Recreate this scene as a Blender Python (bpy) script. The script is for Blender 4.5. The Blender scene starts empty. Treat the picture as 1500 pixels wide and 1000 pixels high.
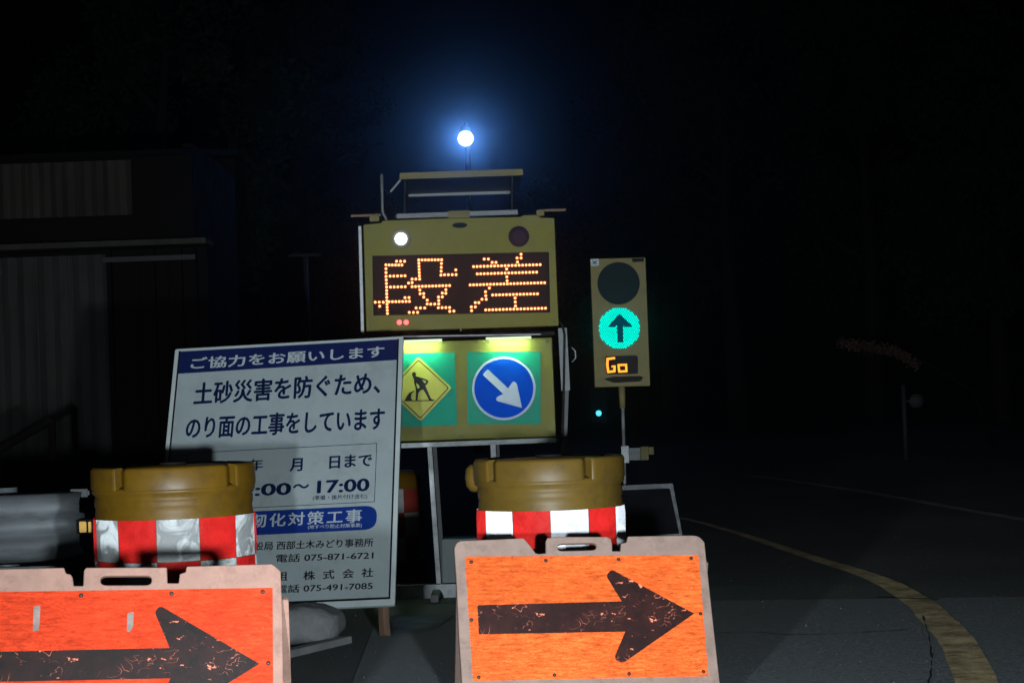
import bpy, bmesh, math, random
from math import sin, cos, tan, atan, radians, pi, sqrt
from mathutils import Vector, Matrix, noise
random.seed(7)
S = bpy.context.scene
COL = S.collection

# ------------------------------------------------------------------ camera
FPX = 3250.0                       # focal length in pixels of the 1500 px wide photograph
PITCH = atan(60 / FPX); ROLL = radians(2.0)
CAM = Vector((0, 0, 1.1))
FW = Vector((0, cos(PITCH), sin(PITCH))); R0 = Vector((1, 0, 0)); U0 = R0.cross(FW)
RT = R0 * cos(ROLL) - U0 * sin(ROLL); UP = R0 * sin(ROLL) + U0 * cos(ROLL)
cd = bpy.data.cameras.new('camera'); cam = bpy.data.objects.new('camera', cd); COL.objects.link(cam)
cd.sensor_width = 36; cd.lens = 36 * FPX / 1500; cd.clip_start = .05; cd.clip_end = 600
cam.matrix_world = Matrix(((RT.x, UP.x, -FW.x, CAM.x), (RT.y, UP.y, -FW.y, CAM.y), (RT.z, UP.z, -FW.z, CAM.z), (0, 0, 0, 1)))
S.camera = cam

# ------------------------------------------------------------------ night sky
w = bpy.data.worlds.new('World'); S.world = w; w.use_nodes = True
wn = w.node_tree.nodes; wl = w.node_tree.links
bg = wn['Background']; sk = wn.new('ShaderNodeTexSky'); sk.sky_type = 'NISHITA'; sk.sun_disc = False
sk.sun_elevation = radians(4); sk.sun_rotation = radians(200)
wl.new(sk.outputs[0], bg.inputs[0]); bg.inputs[1].default_value = 0.00012

# ------------------------------------------------------------------ the two headlights of the car the picture was taken from
HEAD_W = 1450.0
def headlight(x, aimx, power):
    ld = bpy.data.lights.new('headlight', 'SPOT'); o = bpy.data.objects.new('headlight', ld); COL.objects.link(o)
    o.location = (x, 1.5, .79); ld.energy = power; ld.color = (.86, .95, 1.0)
    ld.spot_size = radians(56); ld.spot_blend = 1.0; ld.shadow_soft_size = .055
    d = Vector((aimx, 10, .35)) - o.location
    o.rotation_euler = d.to_track_quat('-Z', 'Y').to_euler()
headlight(-.85, -1.0, HEAD_W*.82); headlight(.45, .45, HEAD_W*1.2)

vs = S.view_settings; vs.view_transform = 'Standard'; vs.look = 'None'; vs.exposure = 0; vs.gamma = 1
vs.use_curve_mapping = False
S.render.engine = 'CYCLES'; S.cycles.use_denoising = True
S.cycles.max_bounces = 5; S.cycles.diffuse_bounces = 2; S.cycles.volume_bounces = 0
S.cycles.sample_clamp_indirect = 3

# ------------------------------------------------------------------ helpers
def ray(px, py):
    return (FW * FPX + RT * (px - 750) - UP * (py - 500)).normalized()
def at(px, py, Y):
    d = ray(px, py); return CAM + d * (Y / d.y)
def ground(px, py, z=0.0):
    d = ray(px, py); return CAM + d * ((z - CAM.z) / d.z)

def tag(o, label=None, cat=None, group=None, kind=None):
    if label: o['label'] = label
    if cat: o['category'] = cat
    if group: o['group'] = group
    if kind: o['kind'] = kind
    return o
def thing(name, mat4, label, cat, group=None):
    o = bpy.data.objects.new(name, None); COL.objects.link(o); o.empty_display_size = .1
    o.matrix_world = mat4
    return tag(o, label, cat, group)
def link(name, me, mats, parent=None):
    o = bpy.data.objects.new(name, me); COL.objects.link(o)
    if mats is not None:
        me.materials.clear()
        for m in (mats if isinstance(mats, (list, tuple)) else [mats]): me.materials.append(m)
    if parent is not None: o.parent = parent
    return o
class MB:
    def __init__(s): s.bm = bmesh.new()
    def box(s, x0, x1, y0, y1, z0, z1, mi=0):
        v = [s.bm.verts.new(p) for p in ((x0,y0,z0),(x1,y0,z0),(x1,y1,z0),(x0,y1,z0),(x0,y0,z1),(x1,y0,z1),(x1,y1,z1),(x0,y1,z1))]
        for f in ((0,3,2,1),(4,5,6,7),(0,1,5,4),(1,2,6,5),(2,3,7,6),(3,0,4,7)):
            s.bm.faces.new([v[i] for i in f]).material_index = mi
        return s
    def tube(s, pts, r, n=10, r1=None, smooth=True, mi=0):
        pts = [Vector(p) for p in pts]; rings = []
        for i, p in enumerate(pts):
            d = (pts[min(i+1, len(pts)-1)] - pts[max(i-1, 0)]).normalized()
            a = d.cross(Vector((0, 0, 1)) if abs(d.z) < .9 else Vector((0, 1, 0))).normalized(); b = d.cross(a)
            rr = r if r1 is None else r + (r1 - r) * i / (len(pts) - 1)
            rings.append([s.bm.verts.new(p + (a*cos(2*pi*k/n) + b*sin(2*pi*k/n)) * rr) for k in range(n)])
        for A, B in zip(rings, rings[1:]):
            for k in range(n):
                f = s.bm.faces.new((A[k], A[(k+1)%n], B[(k+1)%n], B[k])); f.smooth = smooth; f.material_index = mi
        s.bm.faces.new(rings[0][::-1]).material_index = mi; s.bm.faces.new(rings[-1]).material_index = mi
        return s
    def lathe(s, prof, n=64, smooth=True):
        rings = []
        for r, z in prof:
            rings.append([s.bm.verts.new((r*sin(2*pi*k/n), -r*cos(2*pi*k/n), z)) for k in range(n)] if r > 1e-5 else [s.bm.verts.new((0, 0, z))])
        for A, B in zip(rings, rings[1:]):
            for k in range(n):
                k2 = (k+1) % n
                if len(A) == 1: f = s.bm.faces.new((A[0], B[k2], B[k]))
                elif len(B) == 1: f = s.bm.faces.new((A[k], A[k2], B[0]))
                else: f = s.bm.faces.new((A[k], A[k2], B[k2], B[k]))
                f.smooth = smooth
        return s
    def disc(s, c, r, y, n=40, ry=None):
        v = [s.bm.verts.new((c[0] + r*cos(2*pi*k/n), y, c[1] + (ry or r)*sin(2*pi*k/n))) for k in range(n)]
        s.bm.faces.new(v); return s
    def dome(s, c, r, y, h, n=8, mi=0):
        a = [s.bm.verts.new((c[0] + r*cos(2*pi*k/n), y, c[1] + r*sin(2*pi*k/n))) for k in range(n)]
        b = [s.bm.verts.new((c[0] + .6*r*cos(2*pi*k/n), y-h*.8, c[1] + .6*r*sin(2*pi*k/n))) for k in range(n)]
        t = s.bm.verts.new((c[0], y-h, c[1]))
        for k in range(n):
            f = s.bm.faces.new((a[k], a[(k+1)%n], b[(k+1)%n], b[k])); f.material_index = mi
            f = s.bm.faces.new((b[k], b[(k+1)%n], t)); f.material_index = mi
        return s
    def done(s, name, mats, parent=None, bevel=0):
        bmesh.ops.recalc_face_normals(s.bm, faces=s.bm.faces)
        if bevel:
            bmesh.ops.bevel(s.bm, geom=[e for e in s.bm.edges], offset=bevel, segments=2, affect='EDGES', clamp_overlap=True)
        me = bpy.data.meshes.new(name); s.bm.to_mesh(me); s.bm.free()
        return link(name, me, mats, parent)
def rnd(pts, r, n=5):
    out = []; N = len(pts)
    for i in range(N):
        p = Vector(pts[i][:2]); rr = pts[i][2] if len(pts[i]) > 2 else r
        a = Vector(pts[i-1][:2]) - p; b = Vector(pts[(i+1) % N][:2]) - p
        if rr <= 0 or a.length < 1e-9 or b.length < 1e-9: out.append(tuple(p)); continue
        la = min(rr, a.length*.45); lb = min(rr, b.length*.45)
        A = p + a.normalized()*la; B = p + b.normalized()*lb
        for k in range(n+1):
            t = k/n; q = A*(1-t)**2 + p*2*t*(1-t) + B*t*t; out.append((q.x, q.y))
    return out
def plate(name, polys, yf, yb, mats, parent=None, bevel=0.0):
    """outline(s) in the (x, z) plane, holes included, given thickness from yf (front) to yb (back)"""
    cu = bpy.data.curves.new(name, 'CURVE'); cu.dimensions = '2D'; cu.fill_mode = 'BOTH'
    cu.extrude = max((yb - yf)/2 - bevel, 0); cu.bevel_depth = bevel; cu.bevel_resolution = 1
    if bevel: cu.offset = -bevel
    for p in polys:
        sp = cu.splines.new('POLY'); sp.points.add(len(p)-1); sp.use_cyclic_u = True
        for i, q in enumerate(p): sp.points[i].co = (q[0], q[1], 0, 1)
    o = bpy.data.objects.new(name, cu); COL.objects.link(o)
    dg = bpy.context.evaluated_depsgraph_get(); me = bpy.data.meshes.new_from_object(o.evaluated_get(dg), depsgraph=dg)
    bpy.data.objects.remove(o); bpy.data.curves.remove(cu)
    ym = (yf + yb)/2
    for v in me.vertices: x, y, z = v.co; v.co = (x, ym - z, y)
    me.name = name
    return link(name, me, mats, parent)
_tc = {}
def glyphs(s, bold, spacing):
    cu = bpy.data.curves.new('lettering', 'FONT'); cu.body = s; cu.size = 1; cu.space_character = spacing
    cu.resolution_u = 3
    o = bpy.data.objects.new('lettering', cu); COL.objects.link(o)
    dg = bpy.context.evaluated_depsgraph_get(); me = bpy.data.meshes.new_from_object(o.evaluated_get(dg), depsgraph=dg)
    bpy.data.objects.remove(o); bpy.data.curves.remove(cu)
    if bold:       # heavier strokes: the same outlines printed again a hair apart
        V = [tuple(v.co) for v in me.vertices]; F = [tuple(p.vertices) for p in me.polygons]; n0 = len(V); VV = []; FF = []
        for k, (dx, dy) in enumerate(((0, 0), (bold, 0), (-bold, 0), (0, bold*.7), (0, -bold*.7), (bold*.6, bold*.5), (-bold*.6, -bold*.5))):
            VV += [(x+dx, y+dy, k*.00012) for x, y, z in V]; FF += [tuple(i + k*n0 for i in f) for f in F]
        bpy.data.meshes.remove(me); me = bpy.data.meshes.new('lettering'); me.from_pydata(VV, [], FF); me.update()
    return me
class Board:
    """a flat thing standing in the world; loc() gives the point of its plane seen at a pixel"""
    def __init__(s, pos, yaw=0, lean=0, tilt=0):
        s.m = Matrix.Translation(Vector(pos)) @ Matrix.Rotation(radians(yaw), 4, 'Z') @ Matrix.Rotation(radians(lean), 4, 'X') @ Matrix.Rotation(radians(tilt), 4, 'Y')
        s.i = s.m.inverted()
    def loc(s, px, py, y=0.0):
        a = s.i @ CAM; d = s.i.to_3x3() @ ray(px, py); t = (y - a.y)/d.y; q = a + d*t; return (q.x, q.z)
    def poly(s, pts, y=0.0): return [s.loc(p[0], p[1], y) + tuple(p[2:]) for p in pts]
    def text(s, parent, string, bl, br, h, mat, bold=.0, spacing=1.0, y=-.0015, name='lettering'):
        me = glyphs(string, bold, spacing)
        xs = [v.co.x for v in me.vertices]; ys = [v.co.y for v in me.vertices]
        x0, x1, y0, y1 = min(xs), max(xs), min(ys), max(ys)
        A = Vector(s.loc(*bl)); B = Vector(s.loc(*br)); T = Vector(s.loc(bl[0], bl[1]-h))
        V = T - A; U = B - A
        up = Vector((-U.y, U.x)).normalized()*V.length
        for v in me.vertices:
            q = A + U*((v.co.x-x0)/(x1-x0)) + up*((v.co.y-y0)/(y1-y0)); v.co = (q.x, y - v.co.z, q.y)
        me.flip_normals()
        return link(name, me, mat, parent)
def vertical(px, py, Y, tilt=0, yaw=0):
    return Board(at(px, py, Y), yaw, 0, tilt)

# ------------------------------------------------------------------ materials
def nodes(name):
    m = bpy.data.materials.new(name); m.use_nodes = True
    n = m.node_tree.nodes; l = m.node_tree.links
    return m, n, l, n['Principled BSDF']
def noise_node(n, l, scale, detail=4, rough=.6, stretch=None, coord='Object', dist=0):
    tc = n.new('ShaderNodeTexCoord'); mp = n.new('ShaderNodeMapping'); tx = n.new('ShaderNodeTexNoise')
    l.new(tc.outputs[coord], mp.inputs[0]); l.new(mp.outputs[0], tx.inputs['Vector'])
    if stretch: mp.inputs['Scale'].default_value = stretch
    tx.inputs['Scale'].default_value = scale; tx.inputs['Detail'].default_value = detail; tx.inputs['Roughness'].default_value = rough
    tx.inputs['Distortion'].default_value = dist
    return tx.outputs['Fac']
def ramp(n, l, src, stops):
    r = n.new('ShaderNodeValToRGB'); l.new(src, r.inputs[0]); e = r.color_ramp.elements
    while len(e) < len(stops): e.new(.5)
    for i, (p, c) in enumerate(stops): e[i].position = p; e[i].color = tuple(c) + (1,)
    return r.outputs[0]
def mat(name, col, rough=.5, metal=0, vary=.25, scale=6, bump=.0, bscale=40, dirt=None, stretch=None, spec=.5):
    m, n, l, b = nodes(name)
    f = noise_node(n, l, scale, 6, .65, stretch)
    lo = tuple(c*(1-vary) for c in col); hi = tuple(min(1, c*(1+vary*.6)) for c in col)
    c = ramp(n, l, f, [(.3, lo), (.7, hi)])
    if dirt:
        g = noise_node(n, l, scale*2.3, 8, .75, stretch)
        k = ramp(n, l, g, [(.5, (0,0,0)), (.72, (.8,.8,.8))])
        mx = n.new('ShaderNodeMix'); mx.data_type = 'RGBA'; l.new(k, mx.inputs[0]); l.new(c, mx.inputs[6]); mx.inputs[7].default_value = tuple(dirt) + (1,)
        c = mx.outputs[2]
    l.new(c, b.inputs['Base Color']); b.inputs['Metallic'].default_value = metal
    b.inputs['Specular IOR Level'].default_value = spec
    rr = ramp(n, l, f, [(.3, (rough*.8,)*3), (.7, (min(1, rough*1.25),)*3)]); l.new(rr, b.inputs['Roughness'])
    if bump:
        bp = n.new('ShaderNodeBump'); bp.inputs['Strength'].default_value = bump; bp.inputs['Distance'].default_value = .01
        l.new(noise_node(n, l, bscale, 5, .6), bp.inputs['Height']); l.new(bp.outputs[0], b.inputs['Normal'])
    return m
def emit(name, col, strength, base=(.02,.02,.02)):
    m, n, l, b = nodes(name)
    b.inputs['Base Color'].default_value = tuple(base) + (1,); b.inputs['Specular IOR Level'].default_value = .03; b.inputs['Roughness'].default_value = .9
    b.inputs['Emission Color'].default_value = tuple(col) + (1,); b.inputs['Emission Strength'].default_value = strength
    return m
def retro(name, col, gain, diffuse, rough=.36, streak=(1, 1, 9), scale=9, vary=.35, crumple=.0, chips=None, blotch=None, grain=0):
    """retroreflective sheeting: beads send light back the way it came (a lobe about the incoming direction) over a plain painted film"""
    m, n, l, b = nodes(name)
    out = n['Material Output']
    b.inputs['Base Color'].default_value = tuple(diffuse) + (1,); b.inputs['Roughness'].default_value = .5
    b.inputs['Specular IOR Level'].default_value = .08
    g = n.new('ShaderNodeNewGeometry'); gl = n.new('ShaderNodeBsdfAnisotropic'); gl.distribution = 'GGX'
    gl.inputs['Roughness'].default_value = rough; l.new(g.outputs['Incoming'], gl.inputs['Normal'])
    f = noise_node(n, l, scale, 5, .7, streak, dist=.4)
    f2 = noise_node(n, l, scale*.35, 3, .5)
    c = ramp(n, l, f, [(.32, tuple(k*gain*(1-vary) for k in col)), (.68, tuple(k*gain*(1+vary*.5) for k in col))])
    c2 = ramp(n, l, f2, [(.3, (1-vary*.7,)*3), (.65, (1,)*3)])
    mu = n.new('ShaderNodeMix'); mu.data_type = 'RGBA'; mu.blend_type = 'MULTIPLY'; mu.inputs[0].default_value = 1
    l.new(c, mu.inputs[6]); l.new(c2, mu.inputs[7]); cc = mu.outputs[2]
    if grain:      # fine crinkles and dirt in the film
        fr = noise_node(n, l, 22, 6, .8, (1.3, 1, 5), dist=1.6); fs_ = noise_node(n, l, 7, 4, .6, (1, 1, 2.2), dist=2.5)
        g1_ = ramp(n, l, fr, [(.36, (1-grain,)*3), (.52, (1,)*3), (.7, (1+grain*.5,)*3)])
        g2_ = ramp(n, l, fs_, [(.485, (1,)*3), (.498, (1+grain,)*3), (.503, (1-grain,)*3), (.52, (1,)*3)])
        for gg in (g1_, g2_):
            mg = n.new('ShaderNodeMix'); mg.data_type = 'RGBA'; mg.blend_type = 'MULTIPLY'; mg.inputs[0].default_value = 1; mg.clamp_result = False
            l.new(cc, mg.inputs[6]); l.new(gg, mg.inputs[7]); cc = mg.outputs[2]
    if blotch:
        f3 = noise_node(n, l, blotch, 4, .6, dist=1.2)
        c3 = ramp(n, l, f3, [(.44, (.22,)*3), (.55, (1,)*3)])
        m3 = n.new('ShaderNodeMix'); m3.data_type = 'RGBA'; m3.blend_type = 'MULTIPLY'; m3.inputs[0].default_value = 1
        l.new(cc, m3.inputs[6]); l.new(c3, m3.inputs[7]); cc = m3.outputs[2]
    l.new(cc, gl.inputs['Color'])
    if crumple:
        bp = n.new('ShaderNodeBump'); bp.inputs['Strength'].default_value = crumple; bp.inputs['Distance'].default_value = .02
        l.new(noise_node(n, l, 9, 4, .6, dist=1.5), bp.inputs['Height']); l.new(bp.outputs[0], b.inputs['Normal'])
    ad = n.new('ShaderNodeAddShader'); l.new(b.outputs[0], ad.inputs[0]); l.new(gl.outputs[0], ad.inputs[1])
    last = ad.outputs[0]
    if chips:      # dark film worn through in chips and scratches to the sheeting below
        blk = n.new('ShaderNodeBsdfPrincipled'); blk.inputs['Roughness'].default_value = .4
        blk.inputs['Specular IOR Level'].default_value = .25
        cb = ramp(n, l, noise_node(n, l, 14, 7, .7), [(.35, chips[0]), (.7, chips[1])]); l.new(cb, blk.inputs['Base Color'])
        k1 = ramp(n, l, noise_node(n, l, 48, 4, .65, (.6, 1, 1)), [(.635, (0,0,0)), (.68, (1,1,1))])
        fs = noise_node(n, l, 5.5, 2, .5, (1, 1, 1.6), dist=3.2)
        k2 = ramp(n, l, fs, [(.492, (0,0,0)), (.4985, (.55,)*3), (.5015, (.55,)*3), (.508, (0,0,0))])
        k3 = ramp(n, l, noise_node(n, l, 12, 3, .6), [(.52, (0,0,0)), (.6, (1,1,1))])
        mm = n.new('ShaderNodeMix'); mm.data_type = 'RGBA'; mm.blend_type = 'MULTIPLY'; mm.inputs[0].default_value = 1; l.new(k2, mm.inputs[6]); l.new(k3, mm.inputs[7])
        ma = n.new('ShaderNodeMix'); ma.data_type = 'RGBA'; ma.blend_type = 'LIGHTEN'; ma.inputs[0].default_value = 1; l.new(k1, ma.inputs[6]); l.new(mm.outputs[2], ma.inputs[7])
        ms = n.new('ShaderNodeMixShader'); l.new(ma.outputs[2], ms.inputs[0]); l.new(blk.outputs[0], ms.inputs[1]); l.new(last, ms.inputs[2]); last = ms.outputs[0]
    l.new(last, out.inputs['Surface'])
    return m

M = {}
M['olive'] = mat('olive_yellow_paint', (.165, .158, .034), .6, vary=.14, scale=5, bump=.05, bscale=90, dirt=(.13,.12,.045), spec=.2)
M['olive2'] = mat('faded_olive_case', (.165, .145, .06), .6, vary=.18, scale=7, dirt=(.09,.08,.045), spec=.2)
M['black'] = mat('black_plastic', (.012, .011, .013), .7, vary=.2, spec=.12)
M['screen'] = mat('smoked_screen', (.022, .015, .018), .8, vary=.12, scale=20, spec=.1)
M['alu'] = mat('aluminium', (.34, .37, .39), .5, metal=.25, vary=.35, scale=14, dirt=(.10,.11,.12))
M['alu2'] = mat('scuffed_aluminium', (.17, .19, .205), .55, vary=.5, scale=16, dirt=(.05,.055,.06))
M['galv'] = mat('galvanised_steel', (.17, .19, .205), .6, metal=.15, vary=.35, scale=5, bump=.1, bscale=12, dirt=(.06,.065,.07), stretch=(.5, 1, 1.5))
M['white'] = mat('white_signboard', (.31, .37, .385), .5, vary=.12, scale=2.2, dirt=(.215,.25,.25), spec=.2, bump=.08, bscale=2)
M['edge'] = mat('signboard_edge', (.42, .48, .49), .5, vary=.1)
M['navy'] = mat('navy_print', (.006, .014, .075), .5, vary=.1, spec=.15)
M['inkblue'] = mat('ink_blue_print', (.003, .009, .045), .5, vary=.1, spec=.1)
M['blue'] = mat('bright_blue_print', (.006, .028, .19), .5, vary=.1, spec=.15)
M['ink'] = mat('black_print', (.008, .009, .012), .5, vary=.1, spec=.1)
M['pwhite'] = mat('white_print', (.36, .42, .46), .5, vary=.08, spec=.15)
M['pink'] = mat('faded_barricade_plastic', (.31, .215, .18), .6, vary=.18, scale=9, bump=.06, bscale=30, dirt=(.17,.125,.10), spec=.2)
M['pink2'] = mat('pinkish_glow_barricade_plastic', (.37, .215, .17), .6, vary=.22, scale=9, bump=.06, bscale=30, dirt=(.22,.13,.10), spec=.2)  # left frame: its orange glow is mixed into the plastic colour
M['orange1'] = retro('orange_reflective_sheet', (1, .150, .034), .082, (.28, .045, .006), streak=(2.2, 1, 15), scale=7, vary=.72, grain=.75)
M['orange2'] = retro('red_orange_reflective_sheet', (1, .082, .025), .060, (.28, .020, .005), streak=(2.2, 1, 13), scale=7, vary=.65, grain=.7)
M['arrow1'] = retro('worn_black_arrow_film', (1, .33, .2), .085, (.3, .06, .03), chips=((.018, .007, .007), (.05, .014, .012)))
M['arrow2'] = retro('worn_black_arrow_film_dark', (1, .33, .2), .08, (.3, .05, .03), chips=((.010, .008, .008), (.035, .013, .012)))
M['drum'] = mat('amber_drum_plastic', (.150, .080, .006), .42, vary=.2, scale=5, bump=.05, bscale=8, dirt=(.065,.040,.014), spec=.3)
M['drum2'] = mat('dull_amber_drum_plastic', (.145, .088, .014), .42, vary=.2, scale=5, bump=.05, bscale=8, dirt=(.07,.05,.02), spec=.3)
M['rwhite'] = retro('white_reflective_sheet_worn', (.86, .93, .95), .050, (.22, .23, .23), streak=(1, 1, 1), vary=.3, crumple=.6, blotch=9)
M['rwhite2'] = retro('white_reflective_sheet', (.9, .95, 1), .085, (.3, .3, .32), streak=(1, 1, 1), vary=.45, crumple=.3)
M['rred'] = retro('red_reflective_sheet', (1, .030, .026), .052, (.25, .008, .007), streak=(1, 1, 1), vary=.5, crumple=.6)
M['ryellow'] = retro('yellow_reflector', (1, .62, .16), .10, (.4, .25, .05), streak=(1, 1, 1), vary=.1)
M['screw'] = mat('rusty_screw', (.05, .02, .015), .5)
M['teal'] = mat('teal_backing_film', (.006, .22, .155), .5, vary=.14, scale=4, spec=.1)
M['diamond'] = mat('yellow_warning_film', (.42, .40, .085), .5, vary=.1, scale=6, spec=.1)
M['cblue'] = mat('blue_sign_film', (.001, .055, .48), .6, vary=.06, spec=.03)
M['cwhite'] = mat('white_sign_film', (.42, .47, .60), .6, vary=.06, spec=.1)
M['glassdark'] = mat('dark_lens', (.012, .020, .024), .8, vary=.2, spec=.08)
M['purple'] = mat('dark_amber_lens', (.035, .022, .04), .8, vary=.15, spec=.1)
M['wood'] = mat('timber_post', (.17, .105, .07), .7, vary=.3, scale=12, stretch=(3, 3, .4))
M['bag'] = mat('woven_sandbag', (.17, .18, .185), .85, vary=.4, scale=9, bump=1, bscale=16)
M['tarp'] = mat('blue_tarpaulin', (.008, .022, .075), .5, vary=.3, scale=8, bump=.3, bscale=10)
M['timberg'] = mat('grey_batten', (.21, .22, .225), .7, vary=.2)
M['boxw'] = mat('pale_grey_box', (.24, .28, .29), .6, vary=.2, spec=.2)
M['cells'] = mat('solar_cells', (.010, .010, .014), .35, vary=.2)
M['shed'] = mat('corrugated_sheet', (.11, .115, .11), .65, vary=.45, scale=1.5, dirt=(.05,.047,.042), stretch=(2, 2, .3), spec=.2)
M['shed2'] = mat('upper_corrugated_sheet', (.10, .097, .08), .65, vary=.4, scale=1.5, dirt=(.045,.042,.036), stretch=(2, 2, .3), spec=.2)
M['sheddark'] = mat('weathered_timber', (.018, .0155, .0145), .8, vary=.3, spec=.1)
M['roofm'] = mat('dark_roof_sheet', (.012, .012, .0125), .8, vary=.3, spec=.1)
M['bark'] = mat('bark', (.025, .021, .018), .9, vary=.4, scale=8)
M['leaf'] = mat('foliage', (.022, .045, .024), .8, vary=.6, scale=1.2, spec=.1)
M['leaf2'] = mat('dry_foliage', (.15, .085, .07), .8, vary=.4, scale=2, spec=.1)
M['polem'] = mat('dull_pole', (.045, .047, .05), .7, vary=.3)
M['steel'] = mat('painted_pole', (.09, .095, .10), .6, vary=.3)

# asphalt: fine grit, patched areas with different age, cracks
m, n, l, b = nodes('asphalt'); M['asphalt'] = m
f1 = noise_node(n, l, 70, 6, .8, coord='Object'); f2 = noise_node(n, l, .55, 5, .6, coord='Object')
c1 = ramp(n, l, f1, [(.3, (.05, .055, .057)), (.7, (.125, .137, .142))]); c2 = ramp(n, l, f2, [(.35, (.65,)*3), (.65, (1.1,)*3)])
mx = n.new('ShaderNodeMix'); mx.data_type = 'RGBA'; mx.blend_type = 'MULTIPLY'; mx.inputs[0].default_value = 1
l.new(c1, mx.inputs[6]); l.new(c2, mx.inputs[7]); l.new(mx.outputs[2], b.inputs['Base Color']); b.inputs['Roughness'].default_value = .8
b.inputs['Specular IOR Level'].default_value = .3; b.inputs['Diffuse Roughness'].default_value = 1
bp = n.new('ShaderNodeBump'); bp.inputs['Strength'].default_value = 1; bp.inputs['Distance'].default_value = .02
l.new(f1, bp.inputs['Height']); l.new(bp.outputs[0], b.inputs['Normal'])
M['asphalt_lit'] = mat('blue_lit_asphalt_patch', (.066, .078, .082), .75, vary=.45, scale=45, bump=1, bscale=70)  # bluish light on this stretch of road is put into its colour
for q in ('asphalt_lit',): M[q].node_tree.nodes['Principled BSDF'].inputs['Diffuse Roughness'].default_value = 1
M['tar'] = mat('tar_seam', (.012, .012, .013), .6)
def paint(name, col):
    m, n, l, b = nodes(name)
    f = noise_node(n, l, 5, 9, .8); g = noise_node(n, l, 60, 4, .7)
    c = ramp(n, l, f, [(.36, tuple(k*.22 for k in col)), (.5, tuple(k*.75 for k in col)), (.7, col)])
    c2 = ramp(n, l, g, [(.3, (.6,)*3), (.6, (1,)*3)])
    mx = n.new('ShaderNodeMix'); mx.data_type = 'RGBA'; mx.blend_type = 'MULTIPLY'; mx.inputs[0].default_value = 1
    l.new(c, mx.inputs[6]); l.new(c2, mx.inputs[7]); l.new(mx.outputs[2], b.inputs['Base Color']); b.inputs['Roughness'].default_value = .7
    return m
def beads(m, gain, col):      # glass beads dropped on the line paint
    n = m.node_tree.nodes; l = m.node_tree.links; g = n.new('ShaderNodeNewGeometry'); gl = n.new('ShaderNodeBsdfAnisotropic'); gl.distribution = 'GGX'
    gl.inputs['Roughness'].default_value = .4; l.new(g.outputs['Incoming'], gl.inputs['Normal'])
    c = ramp(n, l, noise_node(n, l, 6, 8, .8), [(.4, (.0,)*3), (.62, tuple(k*gain for k in col))]); l.new(c, gl.inputs['Color'])
    ad = n.new('ShaderNodeAddShader'); l.new(n['Principled BSDF'].outputs[0], ad.inputs[0]); l.new(gl.outputs[0], ad.inputs[1]); l.new(ad.outputs[0], n['Material Output'].inputs['Surface'])
    return m
M['line'] = paint('worn_ochre_line_paint', (.60, .46, .22)); M['line2'] = paint('faint_white_line_paint', (.5, .5, .46)); beads(M['line'], .0075, (1, .82, .5)); beads(M['line2'], .004, (1, .95, .85))

M['led_y'] = emit('led_yellow', (1, .60, .04), 3.6); M['led_p'] = emit('led_peach', (1, .36, .13), 3.6); M['led_r'] = emit('led_pink', (1, .2, .12), 3.6)
M['led_halo'] = emit('led_red_halo', (.13, .006, .001), 1.0)  # red halo round the LEDs, imitated by a dim glow of its own
M['led_off'] = mat('unlit_led', (.03, .018, .02), .4)
M['red_led'] = emit('red_indicator', (1, .06, .07), 6)
M['lampwhite'] = emit('white_lamp', (.92, 1, .97), 4)
M['green'] = emit('green_led', (0, 1, .76), 1.35, (0,.02,.02)); M['greenbase'] = emit('green_lens', (0, .34, .27), 1.0, (0,.02,.02)); M['greenarrow'] = emit('green_arrow_film', (0, .032, .06), 1.0, (.002,.01,.012))
M['go'] = emit('amber_segment', (1, .27, .02), 2.6)
M['street'] = emit('street_lamp_diffuser', (.9, .96, 1), 4)
M['cyan'] = emit('far_green_light', (.12, .8, 1), 1.6)
M['tubelamp'] = emit('sign_lamp_tube', (.8, 1, .62), 1.2)

# ------------------------------------------------------------------ ground, lines, seams
def sheet(name, pts, z, m, parent=None):
    me = bpy.data.meshes.new(name); me.from_pydata([(p[0], p[1], z) for p in pts], [], [list(range(len(pts)))]); me.update()
    return link(name, me, m, parent)
gr = MB(); 
bmesh.ops.create_grid(gr.bm, x_segments=60, y_segments=60, size=1)
for v in gr.bm.verts: v.co.x *= 160; v.co.y = v.co.y*160 + 110
tag(gr.done('ground', M['asphalt']), kind='structure')
def ribbon(name, pts, widths, z, m):
    P = [ground(*p) for p in pts]; out = []
    # smooth path
    Q = []; W = []
    for i in range(len(P)-1):
        a, b_, c, d = P[max(i-1,0)], P[i], P[i+1], P[min(i+2, len(P)-1)]
        for k in range(6):
            t = k/6; Q.append(.5*((2*b_) + (c-a)*t + (2*a-5*b_+4*c-d)*t*t + (3*b_-a-3*c+d)*t**3)); W.append(widths[i] + (widths[i+1]-widths[i])*t)
    Q.append(P[-1]); W.append(widths[-1]); vs_ = []
    for i, q in enumerate(Q):
        d = (Q[min(i+1, len(Q)-1)] - Q[max(i-1, 0)]); d.z = 0; d.normalize(); nn = Vector((-d.y, d.x, 0))
        j = W[i]*.5; e1 = random.uniform(-.004, .004); e2 = random.uniform(-.004, .004)
        vs_ += [(q + nn*(j+e1)).to_tuple()[:2] + (z,), (q - nn*(j+e2)).to_tuple()[:2] + (z,)]
    me = bpy.data.meshes.new(name); me.from_pydata(vs_, [], [(2*i, 2*i+1, 2*i+3, 2*i+2) for i in range(len(Q)-1)]); me.update()
    return link(name, me, m)
tag(ribbon('road_line', [(1470,1120),(1452,1050),(1430,1000),(1404,944),(1372,908),(1344,882),(1300,856),(1260,840),(1212,825),(1160,808),(1100,788),(1040,770),(1000,760),(960,751)],
    [.15]*5 + [.14, .13, .115, .10, .085, .075, .065, .055, .05], .008, M['line']), kind='structure')
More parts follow.
